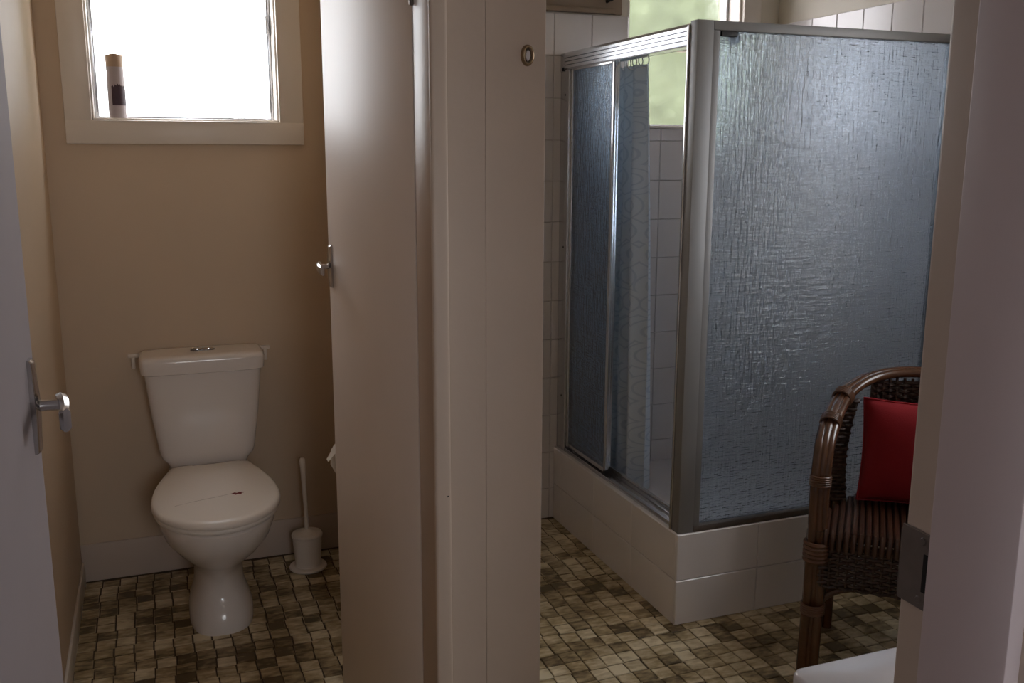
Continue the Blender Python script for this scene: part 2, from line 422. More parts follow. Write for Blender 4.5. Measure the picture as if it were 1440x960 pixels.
# ------------------------------------------------------------------ wall tiles
TP = 0.1525; TOP = 1.955
def wtile_mesh(wd, ht, th, gap=0.0016):
    """tile facing -Y, centred, back at y=0"""
    b = bmesh.new(); a, c = wd/2-gap/2, ht/2-gap/2; e = 0.0022
    rings(b, [[(x*1.0, 0, z) for x, z in ((-a, -c), (a, -c), (a, c), (-a, c))],
              [(x, -th+e, z) for x, z in ((-a, -c), (a, -c), (a, c), (-a, c))],
              [(x, -th, z) for x, z in ((-a+e, -c+e), (a-e, -c+e), (a-e, c-e), (-a+e, c-e))]], False, True)
    bmesh.ops.recalc_face_normals(b, faces=b.faces[:])
    me = bpy.data.meshes.new('wall_tile'); b.to_mesh(me); b.free(); me.materials.append(M['tile']); return me
cache = {}
def put_tile(parent, name, wd, ht, pos, rz):
    k = (round(wd, 4), round(ht, 4))
    if k not in cache: cache[k] = wtile_mesh(wd, ht, 0.011)
    o = bpy.data.objects.new(name, cache[k]); C.objects.link(o); o.parent = parent
    o.location = Vector(pos)-root_loc(parent); o.rotation_euler = (random.uniform(-0.0012, 0.0012), 0, rz+random.uniform(-0.0012, 0.0012)); return o
def spans(a, b, start, p):
    """cut [a,b] at start + k*p"""
    k = math.floor((a-start)/p); cuts = [a]
    while True:
        k += 1; c = start+k*p
        if c >= b-0.004: break
        if c > a+0.004: cuts.append(c)
    cuts.append(b); return list(zip(cuts, cuts[1:]))
bxo('grout_bed', (W4[1], W2[0], YB-0.005, YB, 0, TOP), 'grout', wall_back_bath)
bxo('grout_bed', (W4[0], W4[1], YB-0.005, YB, 0, W4[2]), 'grout', wall_back_bath)
bxo('grout_bed', (XP1, W4[0], YB-0.005, YB, 0, TOP), 'grout', wall_back_bath)
bxo('grout_bed', (W2[0], W2[1], YB-0.005, YB, 0, W2[2]), 'grout', wall_back_bath)
bxo('grout_bed', (W2[1], XR+0.013, YB-0.005, YB, 0, TOP), 'grout', wall_back_bath)
bxo('grout_bed', (XR+0.008, XR+0.013, 2.06, YB-0.013, 0, TOP), 'grout', wall_right)
for z0, z1 in spans(0.0, TOP, TOP, TP):
    for x0, x1 in spans(XP1, XR, 1.745, TP):
        if z1 > W4[2] and x1 > W4[0] and x0 < W4[1]:            # tiles cut around the second window
            if x0 < W4[0]-0.02: x1 = W4[0]
            elif x1 > W4[1]+0.02: x0 = W4[1]
            elif z0 < W4[2]-0.02: z1c = W4[2]; put_tile(wall_back_bath, 'wall_tile', x1-x0, z1c-z0, ((x0+x1)/2, YB-0.0022, (z0+z1c)/2), 0); continue
            else: continue
        zz1 = z1
        if x0 >= W2[0]-0.01 and x1 <= W2[1]+0.02:
            if z0 > W2[2]-0.03: continue
            zz1 = min(z1, W2[2])
            if zz1-z0 < 0.02: continue
        if z1 < 0.20 and x0 > 1.46: continue
        put_tile(wall_back_bath, 'wall_tile', x1-x0, zz1-z0, ((x0+x1)/2, YB-0.0022, (z0+zz1)/2), 0)
    for y0, y1 in spans(2.08, YT-0.001, 3.011, 0.1425):
        put_tile(wall_right, 'wall_tile', y1-y0, z1-z0, (XR+0.0108, (y0+y1)/2, (z0+z1)/2), -PI/2)

# ------------------------------------------------------------------ windows
def window(n, W, label, mull=None, trim=0.075, has_trim=True, glass='pane'):
    x0, x1, z0, z1 = W
    r = struct_root(f'window_{n}', label, ((x0+x1)/2, YB, z0))
    if has_trim:
        y = (YB-0.018, YB)
        bxo('casing', (x0-trim, x0+0.004, *y, z0, z1), 'trimwhite', r, 0.003)
        bxo('casing', (x1-0.004, x1+trim, *y, z0, z1), 'trimwhite', r, 0.003)
        bxo('casing', (x0-trim, x1+trim, *y, z0-trim+0.004, z0+0.004), 'trimwhite', r, 0.003)
        bxo('casing', (x0-trim, x1+trim, *y, z1, z1+trim), 'trimwhite', r, 0.003)
    d = YB+0.12
    bxo('reveal', (x0, x0+0.010, YB+0.0, d, z0, z1), 'trimwhite', r, 0.002)
    bxo('reveal', (x1-0.010, x1, YB+0.0, d, z0, z1), 'trimwhite', r, 0.002)
    bxo('reveal', (x0+0.010, x1-0.010, YB+0.0, d, z1-0.010, z1), 'trimwhite', r, 0.002)
    bxo('sill', (x0-0.0, x1+0.0, YT-0.004 if not has_trim else YB, d, z0, z0+0.011), 'trimwhite', r, 0.003)
    f0, f1 = YB+0.078, YB+0.106
    a, b, c, e = x0+0.010, x1-0.010, z0+0.011, z1-0.010
    t = 0.013
    bxo('sash_stile', (a, a+t, f0, f1, c, e), 'alu', r, 0.002); bxo('sash_stile', (b-t, b, f0, f1, c, e), 'alu', r, 0.002)
    bxo('sash_rail', (a+t, b-t, f0, f1, c, c+t*0.6), 'alu', r, 0.002); bxo('sash_rail', (a+t, b-t, f0, f1, e-t, e), 'alu', r, 0.002)
    zs = [c+t*0.6, e-t]
    if mull:
        bxo('transom', (a+t, b-t, f0, f1, mull-0.018, mull+0.018), 'trimwhite', r, 0.002); zs = [zs[0], mull-0.018, mull+0.018, zs[1]]
    for q in range(0, len(zs), 2):
        bxo('pane', (a+t-0.003, b-t+0.003, f0+0.010, f0+0.014, zs[q]-0.003, zs[q+1]+0.003), glass, r)
    return r, (a, b, f0)
win1, _ = window(1, W1, 'white framed obscure glass window above the toilet')
o = bxo('sash_catch', (0.412, 0.420, YB+0.060, YB+0.078, 1.84, 1.90), 'alu', win1, 0.002)
win2, _ = window(2, W2, 'obscure glass window with green light behind the shower', 1.866, has_trim=False, glass='pane_bath')
window(4, W4, 'side window of the bathroom hidden behind the narrow wall', 1.866, has_trim=False)
bxo('casing', (W2[1], W2[1]+0.08, YB-0.018, YB, TOP+0.003, W2[3]), 'trimwhite', win2, 0.003)

r5 = struct_root('window_5', 'side window beside the chair, out of frame', (XR+0.06, 1.68, W5[2]))
for y0, y1, z0, z1 in ((W5[0], W5[0]+0.03, W5[2], W5[3]), (W5[1]-0.03, W5[1], W5[2], W5[3]), (W5[0]+0.03, W5[1]-0.03, W5[2], W5[2]+0.03), (W5[0]+0.03, W5[1]-0.03, W5[3]-0.03, W5[3])):
    bxo('sash_rail', (XR+0.05, XR+0.09, y0, y1, z0, z1), 'trimwhite', r5, 0.003)
bxo('pane', (XR+0.068, XR+0.072, W5[0]+0.028, W5[1]-0.028, W5[2]+0.028, W5[3]-0.028), 'pane', r5)

# ------------------------------------------------------------------ doors and frames
def lever_set(parent, px, py, pz, side, ydir, plate_h=0.112, s=1.0):
    """long back plate on a door face looking to -X or +X (side), with a short curved lever"""
    pl = bmesh.new(); pw, th = 0.030*s, 0.008
    sec = []
    for k, (zz, ww, tt) in enumerate(((-0.5, 0.72, 0.5), (-0.47, 0.9, 0.9), (-0.3, 0.86, 1), (-0.1, 1, 1.15), (0, 1.04, 1.2), (0.1, 1, 1.15), (0.3, 0.86, 1), (0.47, 0.9, 0.9), (0.5, 0.72, 0.5))):
        hw = pw/2*ww; t = th*tt
        sec.append([(px, py-hw, pz+zz*plate_h), (px+side*t*0.6, py-hw, pz+zz*plate_h), (px+side*t, py-hw*0.6, pz+zz*plate_h), (px+side*t, py+hw*0.6, pz+zz*plate_h), (px+side*t*0.6, py+hw, pz+zz*plate_h), (px, py+hw, pz+zz*plate_h)])
    rings(pl, sec); plate = obj('handle_plate', pl, 'chrome', parent)
    sp = bmesh.new(); tube(sp, [(px+side*0.006, py, pz), (px+side*0.018, py, pz), (px+side*0.034*s, py, pz)], [0.0075*s, 0.0065*s, 0.0075*s], 14); obj('spindle_neck', sp, 'chrome', plate)
    lv = bmesh.new(); x = px+side*0.036*s
    path = smooth_path([(x-side*0.004, py-0.010*s*ydir, pz+0.004), (x+side*0.001, py+0.012*s*ydir, pz+0.002), (x+side*0.004*s, py+0.040*s*ydir, pz-0.002), (x+side*0.004*s, py+0.070*s*ydir, pz-0.004), (x+side*0.010*s, py+0.088*s*ydir, pz+0.002)], 4)
    sec = []
    for i, p in enumerate(path):
        f = i/(len(path)-1); hh = (0.009+0.005*f)*s; tt = (0.006-0.002*f)*s
        sec.append([(p.x-tt, p.y, p.z-hh*0.7), (p.x-tt, p.y, p.z+hh*0.7), (p.x, p.y, p.z+hh), (p.x+tt, p.y, p.z+hh*0.7), (p.x+tt, p.y, p.z-hh*0.7), (p.x, p.y, p.z-hh)])
    rings(lv, sec); obj('lever', lv, 'chrome', plate, angle=50)

# entry door, swung open along the left, seen almost edge on
d1x = -0.149
door1 = struct_root('door_1', 'white entry door standing open at the left edge', (d1x-0.018, 0.62, 0))
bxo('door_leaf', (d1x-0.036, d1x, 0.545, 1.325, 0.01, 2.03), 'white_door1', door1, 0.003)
lever_set(door1, d1x, 1.270, 1.143, 1, -1, 0.118)
# entry door frame with latch rebate
trim1 = struct_root('trim_1', 'painted frame of the entry doorway at the right edge', (0.53, 0.47, 0))
bxo('jamb', (0.520, 0.545, YE0-0.005, 0.5335, 0, 2.06), 'jamb_entry', trim1, 0.005, 3)
bxo('door_stop', (0.5075, 0.522, 0.4225, 0.4965, 0, 2.05), 'white_hall', trim1, 0.002)
bxo('jamb', (-0.205, -0.188, YE0-0.005, 0.5335, 0, 2.06), 'trimwhite', trim1, 0.003)
bxo('head', (-0.205, 0.545, YE0-0.005, 0.5335, 2.045, 2.06), 'trimwhite', trim1, 0.002)
# strike plate with latch hole
def strike():
    zc = 1.147
    y0, y1, z0, z1 = 0.4975, 0.5335, zc-0.030, zc+0.030
    bm = bmesh.new(); box(bm, 0.5186, 0.5202, y0, y1, z0, z1, 0.0006, 1)
    box(bm, 0.5186, 0.5260, 0.5330, 0.5346, z0+0.004, z1-0.004, 0.0005, 1)
    sp = obj('strike_plate', bm, 'steel', trim1); sp['label'] = 'tarnished steel strike plate'
    bxo('latch_hole', (0.5182, 0.5190, 0.4985, 0.5105, zc-0.016, zc+0.014), 'hole', sp, 0.0003, 1)
    for z in (zc-0.023, zc+0.023):
        b = bmesh.new(); tube(b, [(0.5190, 0.512, z), (0.5178, 0.512, z)], [0.0035, 0.0025], 10); obj('screw', b, 'steel', sp)
strike()
# toilet room door, open inwards against the partition
hx, hy, ex, ey = 0.4595, 1.722, 0.4175, 2.405
ang = math.atan2(ex-hx, ey-hy)
door2 = struct_root('door_2', 'white toilet room door standing open inwards', (hx, hy, 0)); door2['local'] = 1
door2.rotation_euler = (0, 0, -ang)
wd = math.hypot(ex-hx, ey-hy)
bm = bmesh.new(); box(bm, 0, 0.036, 0, wd, 0.012, 2.03, 0.003); obj('door_leaf', bm, 'white', door2)
lever_set(door2, 0, wd-0.030, 1.172, -1, -1, 0.106, 0.95)
for z in (0.25, 1.75):
    b = bmesh.new(); tube(b, [(0.0, -0.006, z-0.045), (0.0, -0.006, z+0.045)], 0.006, 10); obj('hinge', b, 'steel', door2)
# frame of that door
trim2 = struct_root('trim_2', 'cream frame and cover strip beside the toilet room door', (XJ, YN0, 0))
bxo('jamb', (XJ-0.004, XJ+0.018, YN0-0.002, YN1-0.002, 0, 2.06), 'jamb', trim2, 0.002)
bm = bmesh.new()
box(bm, XJ-0.006, XJ+0.0245, YN0-0.018, YN0-0.002, 0, 2.06, 0.006, 3); obj('cover_strip', bm, 'nib', trim2)
for z in (0.83,):
    b = bmesh.new(); tube(b, [(XJ+0.017, YN0-0.0182, z), (XJ+0.017, YN0-0.0176, z)], 0.0016, 8); obj('nail_head', b, 'black', trim2)
bxo('jamb', (XL, XL+0.018, YN0-0.002, YN1, 0, 2.06), 'jamb', trim2, 0.002)
# oval hook plate high on the narrow wall
hk = thing('wall_hook', 'small oval metal hook plate high on the narrow beige wall', 'hook', (0.638, YN0-0.006, 1.617))
bm = bmesh.new()
rr = []
for k in range(9):
    a = PI*k/8
    rr.append([(0.638+(0.0125-0.0045*(1-math.cos(a))*0.5*1.6)*math.cos(t)*1.0, YN0-0.006-0.009*math.sin(a)*0.9, 1.617+(0.0185-0.0045*(1-math.cos(a))*0.5*1.6)*math.sin(t)) for t in [2*PI*i/24 for i in range(24)]])
rings(bm, rr, False, False); obj('rim', bm, 'brass', hk, angle=60)
bm = bmesh.new(); rings(bm, [[(0.638+a*math.cos(t), y, 1.617+b*math.sin(t)) for t in [2*PI*i/20 for i in range(20)]] for a, b, y in ((0.006, 0.011, YN0-0.006), (0.0058, 0.0105, YN0-0.010), (0.004, 0.008, YN0-0.0115))], False, True); obj('centre_stud', bm, 'chrome', hk)

# ------------------------------------------------------------------ toilet
tx = 0.137
toilet = thing('toilet', 'white ceramic toilet with closed lid below the window', 'toilet', (tx, 3.0, 0))
bm = bmesh.new()
prof = [(0.0, 2.990, 0.096, 0.160, 2.6), (0.02, 2.990, 0.098, 0.162, 2.6), (0.050, 2.992, 0.096, 0.160, 2.5), (0.075, 3.00, 0.088, 0.153, 2.4), (0.10, 3.01, 0.079, 0.147, 2.3), (0.125, 3.015, 0.075, 0.146, 2.2),
        (0.165, 3.012, 0.074, 0.150, 2.2), (0.20, 3.00, 0.079, 0.168, 2.1), (0.235, 2.98, 0.098, 0.200, 2.1), (0.275, 2.955, 0.130, 0.235, 2.1), (0.32, 2.930, 0.157, 0.262, 2.1), (0.365, 2.915, 0.170, 0.275, 2.1), (0.392, 2.915, 0.172, 0.278, 2.1), (0.398, 2.915, 0.166, 0.272, 2.1)]
rings(bm, [sell(tx, c, z, a, b, 40, e) for z, c, a, b, e in prof]); obj('pan', bm, 'ceramic', toilet, angle=50)
bm = bmesh.new()                                                # the shelf of the pan that carries the cistern
rings(bm, [sell(tx, 3.22, z, a, b, 28, 4.5) for z, a, b in ((0.25, 0.085, 0.10), (0.33, 0.115, 0.125), (0.385, 0.130, 0.135), (0.400, 0.130, 0.135), (0.406, 0.125, 0.130))]); obj('pan_shelf', bm, 'ceramic', toilet, angle=50)
def egg(z, s, n=48, grow=0.0):
    out = []
    for i in range(n):
        t = 2*PI*i/n; c, sn = math.cos(t), math.sin(t)
        if sn <= 0: x, y = 0.186*c, 2.865+0.237*sn
        else:
            q = 1-abs(c)**1.0                                    # 0 at the widest point, 1 in the middle of the rear edge
            f = min(1.0, q/0.55); g = f*f*(3-2*f)
            if q < 0.55: x = math.copysign(0.186-0.062*g, c); y = 2.865+0.325*(1-(1-f)**1.6)
            else: x = 0.124*c/0.45; y = 3.19
        out.append((tx+x*s, 2.90+(y-2.90)*s, z))
    return out
bm = bmesh.new(); rings(bm, [egg(z, s) for z, s in ((0.398, 0.94), (0.401, 0.965), (0.412, 0.975), (0.416, 0.96))]); obj('seat', bm, 'plastic', toilet, angle=60)
bm = bmesh.new(); rings(bm, [egg(z, s) for z, s in ((0.415, 0.975), (0.418, 0.995), (0.426, 1.0), (0.433, 0.99), (0.438, 0.965), (0.441, 0.90), (0.443, 0.6), (0.4435, 0.2))]); lid = obj('lid', bm, 'plastic', toilet, angle=60)
bm = bmesh.new()                                                # small red print and a faint line on the lid
shape = [(-0.018, 0.002), (-0.008, 0.010), (-0.002, 0.003), (0.006, 0.011), (0.020, 0.005), (0.009, -0.001), (0.012, -0.009), (0.001, -0.005), (-0.008, -0.011), (-0.009, -0.003)]
rings(bm, [[(tx+0.060+a, 2.845+b, z) for a, b in shape] for z in (0.4425, 0.4442)]); mk = obj('lid_motif', bm, 'redmark', lid); mk['label'] = 'small dark red print on the lid'
bm = bmesh.new(); tube(bm, [(tx-0.12, 2.80, 0.4418), (tx-0.06, 2.82, 0.4428), (tx+0.0, 2.835, 0.4430), (tx+0.045, 2.85, 0.4428)], 0.0011, 6); obj('lid_line', bm, 'faintline', lid)
for s in (-1, 1):
    b = bmesh.new(); tube(b, [(tx+s*0.055, 3.178, 0.428), (tx+s*0.095, 3.178, 0.428)], 0.012, 12); obj('lid_hinge', b, 'plastic', toilet)
bm = bmesh.new()
rings(bm, [sell(tx, y, z, a, b, 44, 7) for z, y, a, b in ((0.404, 3.285, 0.115, 0.068), (0.440, 3.284, 0.132, 0.076), (0.456, 3.283, 0.146, 0.083), (0.475, 3.283, 0.152, 0.086), (0.60, 3.281, 0.170, 0.0885), (0.748, 3.280, 0.1845, 0.0905))])
cis = obj('cistern', bm, 'ceramic', toilet, angle=50)
bm = bmesh.new()
rings(bm, [sell(tx, 3.278, z, a, b, 44, 7) for z, a, b in ((0.744, 0.187, 0.090), (0.747, 0.194, 0.0945), (0.785, 0.197, 0.0958), (0.796, 0.194, 0.093), (0.801, 0.184, 0.085), (0.803, 0.15, 0.06))]); clid = obj('cistern_lid', bm, 'ceramic', toilet, angle=50)
bm = bmesh.new(); rings(bm, [sell(tx+0.004, 3.285, z, a, b, 28, 3) for z, a, b in ((0.801, 0.040, 0.0155), (0.806, 0.039, 0.015), (0.807, 0.036, 0.012))]); bt = obj('flush_button', bm, 'steel', clid); bt['label'] = 'oval metal dual flush button'
for s in (-1, 1):
    bm = bmesh.new(); rings(bm, [sell(tx+0.004+s*0.018, 3.285, z, a, b, 20, 3) for z, a, b in ((0.806, 0.0155, 0.010), (0.8085, 0.015, 0.0095))]); obj('button_half', bm, 'chrome', bt)
for s in (-1, 1):                                               # wall clips at either side of the cistern
    bm = bmesh.new(); box(bm, tx+s*0.212-0.020, tx+s*0.212+0.020, YB-0.010, YB, 0.772, 0.786, 0.003); box(bm, tx+s*0.216-0.006, tx+s*0.216+0.006, YB-0.016, YB, 0.735, 0.775, 0.003); obj('wall_clip', bm, 'trimwhite', toilet)

# ------------------------------------------------------------------ toilet brush
bx, by = 0.452, 3.235
br = thing('toilet_brush', 'white toilet brush standing in a plastic pot', 'toilet brush', (bx, by, 0))
bm = bmesh.new(); lathe(bm, bx, by, [(0.062, 0), (0.066, 0.004), (0.064, 0.010), (0.048, 0.013), (0.046, 0.018)]); obj('foot_ring', bm, 'plastic', br, angle=40)
bm = bmesh.new(); lathe(bm, bx, by, [(0.044, 0.014), (0.047, 0.05), (0.051, 0.118), (0.050, 0.120)]); obj('pot', bm, 'plastic', br)
bm = bmesh.new(); lathe(bm, bx, by, [(0.053, 0.118), (0.054, 0.126), (0.050, 0.132), (0.030, 0.135), (0.016, 0.140), (0.010, 0.146)]); obj('pot_lid', bm, 'plastic', br)
bm = bmesh.new(); tube(bm, [(bx, by, 0.14), (bx-0.001, by, 0.22), (bx-0.004, by, 0.32), (bx-0.006, by, 0.40), (bx-0.006, by, 0.408)], [0.007, 0.0065, 0.008, 0.0105, 0.006], 12); obj('brush_handle', bm, 'plastic', br)

# ------------------------------------------------------------------ toilet roll behind the door
ry, rz_, rx = 2.83, 0.520, 0.540
tr_ = thing('toilet_roll', 'white toilet roll on the partition, mostly hidden behind the door', 'toilet roll', (rx, ry, rz_))
bm = bmesh.new()
rings(bm, [[(rx+r*math.cos(t), y, rz_+r*math.sin(t)) for t in [2*PI*i/32 for i in range(32)]] for r, y in ((0.020, ry-0.05), (0.053, ry-0.05), (0.055, ry-0.048), (0.055, ry+0.048), (0.053, ry+0.05), (0.020, ry+0.05))], False, False)
obj('paper_roll', bm, 'paper', tr_)
bm = bmesh.new()
pth = [(rx-0.0558, rz_-0.03), (rx-0.0562, rz_+0.0), (rx-0.056, rz_+0.03), (rx-0.06, rz_+0.022), (rx-0.075, rz_+0.004)]
R1 = [[(x, ry-0.05+0.006*k, z), (x-0.0008, ry-0.05+0.006*k, z+0.0008), (x-0.0008, ry+0.05-0.012*k, z+0.0008), (x, ry+0.05-0.012*k, z)] for k, (x, z) in enumerate(pth)]
rings(bm, R1); obj('loose_sheet', bm, 'paper', tr_)
bm = bmesh.new(); tube(bm, [(XP0, ry+0.062, rz_), (rx, ry+0.062, rz_), (rx, ry+0.05, rz_), (rx, ry-0.048, rz_)], 0.006, 10); obj('roll_holder', bm, 'chrome', tr_)

# ------------------------------------------------------------------ candle on the window sill
cx_, cyy, cz = -0.070, YB+0.042, W1[2]+0.011
cn = thing('candle', 'pillar candle with a dark label on the toilet window sill', 'candle', (cx_, cyy, cz))
bm = bmesh.new(); lathe(bm, cx_, cyy, [(0.0255, cz), (0.027, cz+0.004), (0.0265, cz+0.10), (0.026, cz+0.165)], 28); obj('wax_body', bm, 'wax', cn)
bm = bmesh.new()
rr = []
for r, z, wv in ((0.0262, cz+0.160, 0), (0.0265, cz+0.192, 0.001), (0.0255, cz+0.198, 0.0025), (0.0215, cz+0.197, 0.002), (0.015, cz+0.188, 0), (0.004, cz+0.186, 0)):
    rr.append([(cx_+r*math.cos(t), cyy+r*math.sin(t), z+wv*math.sin(3*t)) for t in [2*PI*i/28 for i in range(28)]])
rings(bm, rr, False, True); obj('melted_top', bm, 'waxtop', cn)
bm = bmesh.new(); tube(bm, [(cx_, cyy, cz+0.185), (cx_+0.001, cyy, cz+0.195)], 0.0012, 6); obj('wick', bm, 'black', cn)
bm = bmesh.new()
arc = [math.radians(a) for a in range(-118, -2, 8)]
up_ = [0.104, 0.108, 0.101, 0.110, 0.106, 0.113, 0.108, 0.111, 0.104, 0.109, 0.103, 0.107, 0.1, 0.105, 0.102]
rings(bm, [[(cx_+r*math.cos(a), cyy+r*math.sin(a), z) for r, z in ((0.0268, cz+0.040), (0.0278, cz+0.040), (0.0278, cz+u-0.005), (0.0266, cz+u-0.005))] for a, u in zip(arc, up_)]); obj('label_band', bm, 'labeldark', cn)

# ------------------------------------------------------------------ shower base (tiled hob)
SX0, SY0, HZ = 1.455, 2.402, 0.300
hob = thing('tiled_shower_tray', 'tiled upstand around the shower floor', 'shower base', (1.9, 2.9, 0))
bxo('upstand', (SX0+0.009, SX0+0.11, SY0+0.009, YT-0.002, 0, HZ-0.006), 'grout', hob)
bxo('upstand', (SX0+0.11, XR-0.002, SY0+0.009, SY0+0.11, 0, HZ-0.006), 'grout', hob)
bxo('shower_floor', (SX0+0.11, XR-0.002, SY0+0.11, YT-0.002, 0, 0.19), 'tile', hob, 0.003)
for z0, z1 in ((0.0, 0.148), (0.148, HZ)):
    for x0, x1 in spans(SX0, XR-0.003, SX0+0.297, 0.297):
        put_tile(hob, 'tile', x1-x0, z1-z0, ((x0+x1)/2, SY0+0.011, (z0+z1)/2), 0)
    for y0, y1 in spans(SY0+0.012, YT-0.003, SY0+0.297, 0.297):
        put_tile(hob, 'tile', y1-y0, z1-z0, (SX0+0.011, (y0+y1)/2, (z0+z1)/2), -PI/2)
bxo('top_ledge', (SX0+0.002, SX0+0.112, SY0+0.002, YT-0.002, HZ-0.006, HZ), 'tile', hob, 0.002)
bxo('top_ledge', (SX0+0.1125, XR-0.003, SY0+0.002, SY0+0.112, HZ-0.006, HZ), 'tile', hob, 0.002)

# ------------------------------------------------------------------ shower screen
FZ = 1.815
ss = thing('shower_screen', 'aluminium framed corner shower screen with obscure glass', 'shower screen', (1.9, 2.9, HZ))
fx0, fx1 = SX0+0.014, SX0+0.052         # side frame, X range
fy0, fy1 = SY0+0.006, SY0+0.040         # front frame, Y range
# corner post with flanges
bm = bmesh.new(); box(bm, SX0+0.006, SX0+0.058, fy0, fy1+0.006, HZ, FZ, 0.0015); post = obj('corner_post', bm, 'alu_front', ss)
bxo('post_flange', (SX0+0.002, SX0+0.012, fy1+0.006, fy1+0.018, HZ, FZ-0.010), 'alu', post, 0.002)
# side header: a fluted track box
bm = bmesh.new()
ztop, zbot = FZ-0.004, FZ-0.066
pr = [(fx0+0.004, ztop), (fx0-0.002, ztop-0.006)]
for k in range(4):
    z = ztop-0.010-k*0.0125
    pr += [(fx0-0.004, z), (fx0-0.004, z-0.009), (fx0+0.0005, z-0.0105)]
pr += [(fx0-0.002, zbot), (fx1, zbot), (fx1, ztop)]
rings(bm, [[(x, y, z) for x, z in pr] for y in (fy1+0.006, YT-0.034)]); obj('side_header', bm, 'alu', ss, angle=20)
bxo('header_end_block', (fx0-0.004, fx1, YT-0.034, YT-0.001, zbot-0.006, ztop-0.002), 'alu', ss, 0.003)
bxo('wall_channel', (fx0-0.002, fx1, YT-0.075, YT-0.001, HZ, zbot), 'alu', ss, 0.003)
for z in (1.66, 1.10, 0.52):
    b = bmesh.new(); tube(b, [(fx0-0.0022, YT-0.045, z), (fx0-0.0035, YT-0.045, z)], [0.0045, 0.003], 10); obj('rivet', b, 'black', ss)
bxo('rubber_stop', (fx0-0.007, fx0+0.0, YT-0.034, YT-0.022, zbot-0.004, zbot+0.010), 'black', ss, 0.002)
bxo('rubber_stop', (fx0-0.009, fx0-0.001, fy1+0.010, fy1+0.024, zbot+0.014, zbot+0.026), 'black', ss, 0.002)
# bottom track of the side: raised outer lip, groove, inner lip
tk = bxo('bottom_track', (fx0, fx1+0.014, fy1+0.006, YT-0.001, HZ, HZ+0.010), 'alu', ss, 0.002)
bxo('track_lip', (fx1+0.002, fx1+0.014, fy1+0.006, YT-0.075, HZ+0.010, HZ+0.034), 'alu', tk, 0.002)
bxo('track_lip', (fx0, fx0+0.008, fy1+0.006, YT-0.075, HZ+0.010, HZ+0.016), 'alu', tk, 0.002)
# front panel frame and glass
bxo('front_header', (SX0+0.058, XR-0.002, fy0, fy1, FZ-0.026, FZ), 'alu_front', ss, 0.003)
bxo('front_sill', (SX0+0.058, XR-0.002, fy0-0.002, fy1, HZ, HZ+0.020), 'steel', ss, 0.003)
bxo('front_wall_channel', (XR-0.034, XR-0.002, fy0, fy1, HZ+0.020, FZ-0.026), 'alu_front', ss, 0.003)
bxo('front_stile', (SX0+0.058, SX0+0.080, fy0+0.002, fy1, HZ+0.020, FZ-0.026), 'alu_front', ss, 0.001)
gl = bxo('front_glass', (SX0+0.078, XR-0.032, (fy0+fy1)/2-0.0025, (fy0+fy1)/2+0.0025, HZ+0.018, FZ-0.024), 'sglass', ss)
gl['label'] = 'large cross-hatched obscure glass panel'
bxo('glazing_clip', (SX0+0.084, SX0+0.135, fy0-0.002, fy0+0.010, FZ-0.042, FZ-0.028), 'black', ss, 0.002)
# two sliding leaves pushed to the back wall
def leaf(x, y0, y1, z0, z1):
    sd = bmesh.new(); box(sd, x-0.007, x+0.007, y0, y0+0.018, z0, z1, 0.003); st = obj('sliding_leaf', sd, 'alu', ss); st['label'] = 'sliding shower door leaf'
    bxo('leaf_stile', (x-0.007, x+0.007, y1-0.018, y1, z0, z1), 'alu', st, 0.003)
    bxo('leaf_rail', (x-0.006, x+0.006, y0+0.018, y1-0.018, z0, z0+0.016), 'alu', st, 0.002)
    bxo('leaf_rail', (x-0.006, x+0.006, y0+0.018, y1-0.018, z1-0.016, z1), 'alu', st, 0.002)
    bxo('leaf_glass', (x-0.002, x+0.002, y0+0.016, y1-0.016, z0+0.014, z1-0.014), 'sglass', st)
    bxo('leaf_guide', (x-0.010, x+0.010, y0-0.006, y0+0.012, z0-0.012, z0+0.008), 'black', st, 0.002)
leaf(fx0+0.012, 2.945, YT-0.076, HZ+0.022, zbot+0.010)
leaf(fx0+0.031, 2.965, YT-0.080, HZ+0.022, zbot+0.010)

# ------------------------------------------------------------------ shower curtain and rod
ct = thing('shower_curtain', 'pale blue shower curtain with ring print inside the shower', 'curtain', (1.605, 3.0, 0.26))
bm = bmesh.new(); NY, NZ = 90, 30
grid = []
for i in range(NY+1):
    f = i/NY; col = []
    for k in range(NZ+1):
        g = k/NZ; z = 0.258+(1.747-0.258)*g
        y = 2.897+0.41*f+(0.08*(g)*(1-f))
        amp = 0.020+0.008*(1-g)
        x = 1.605+amp*math.sin(f*2*PI*4.6+0.4*math.sin(g*3))+0.008*math.sin(f*31+g*2)
        col.append((x, y, z))
    grid.append(col)
V = [[bm.verts.new(p) for p in c] for c in grid]
V2 = [[bm.verts.new((p[0]+0.0012, p[1], p[2])) for p in c] for c in grid]
for i in range(NY):
    for k in range(NZ):
        bm.faces.new((V[i][k], V[i+1][k], V[i+1][k+1], V[i][k+1])); bm.faces.new((V2[i][k+1], V2[i+1][k+1], V2[i+1][k], V2[i][k]))
for i in range(NY): bm.faces.new((V[i][0], V2[i][0], V2[i+1][0], V[i+1][0])); bm.faces.new((V[i][NZ], V[i+1][NZ], V2[i+1][NZ], V2[i][NZ]))
for k in range(NZ): bm.faces.new((V[0][k], V[0][k+1], V2[0][k+1], V2[0][k])); bm.faces.new((V[NY][k], V2[NY][k], V2[NY][k+1], V[NY][k+1]))
obj('fabric', bm, 'curtain', ct, angle=80)
for k in range(8):
    y = 2.985+k*0.044
    b = bmesh.new(); tube(b, [(1.605+0.020*math.cos(t), y, 1.760+0.026*math.sin(t)) for t in [2*PI*i/16 for i in range(17)]], 0.0022, 6); obj('hook_ring', b, 'rod', ct)
rd = thing('curtain_rod', 'slim white rod behind the shower header carrying the curtain', 'rod', (1.605, 2.9, 1.777))
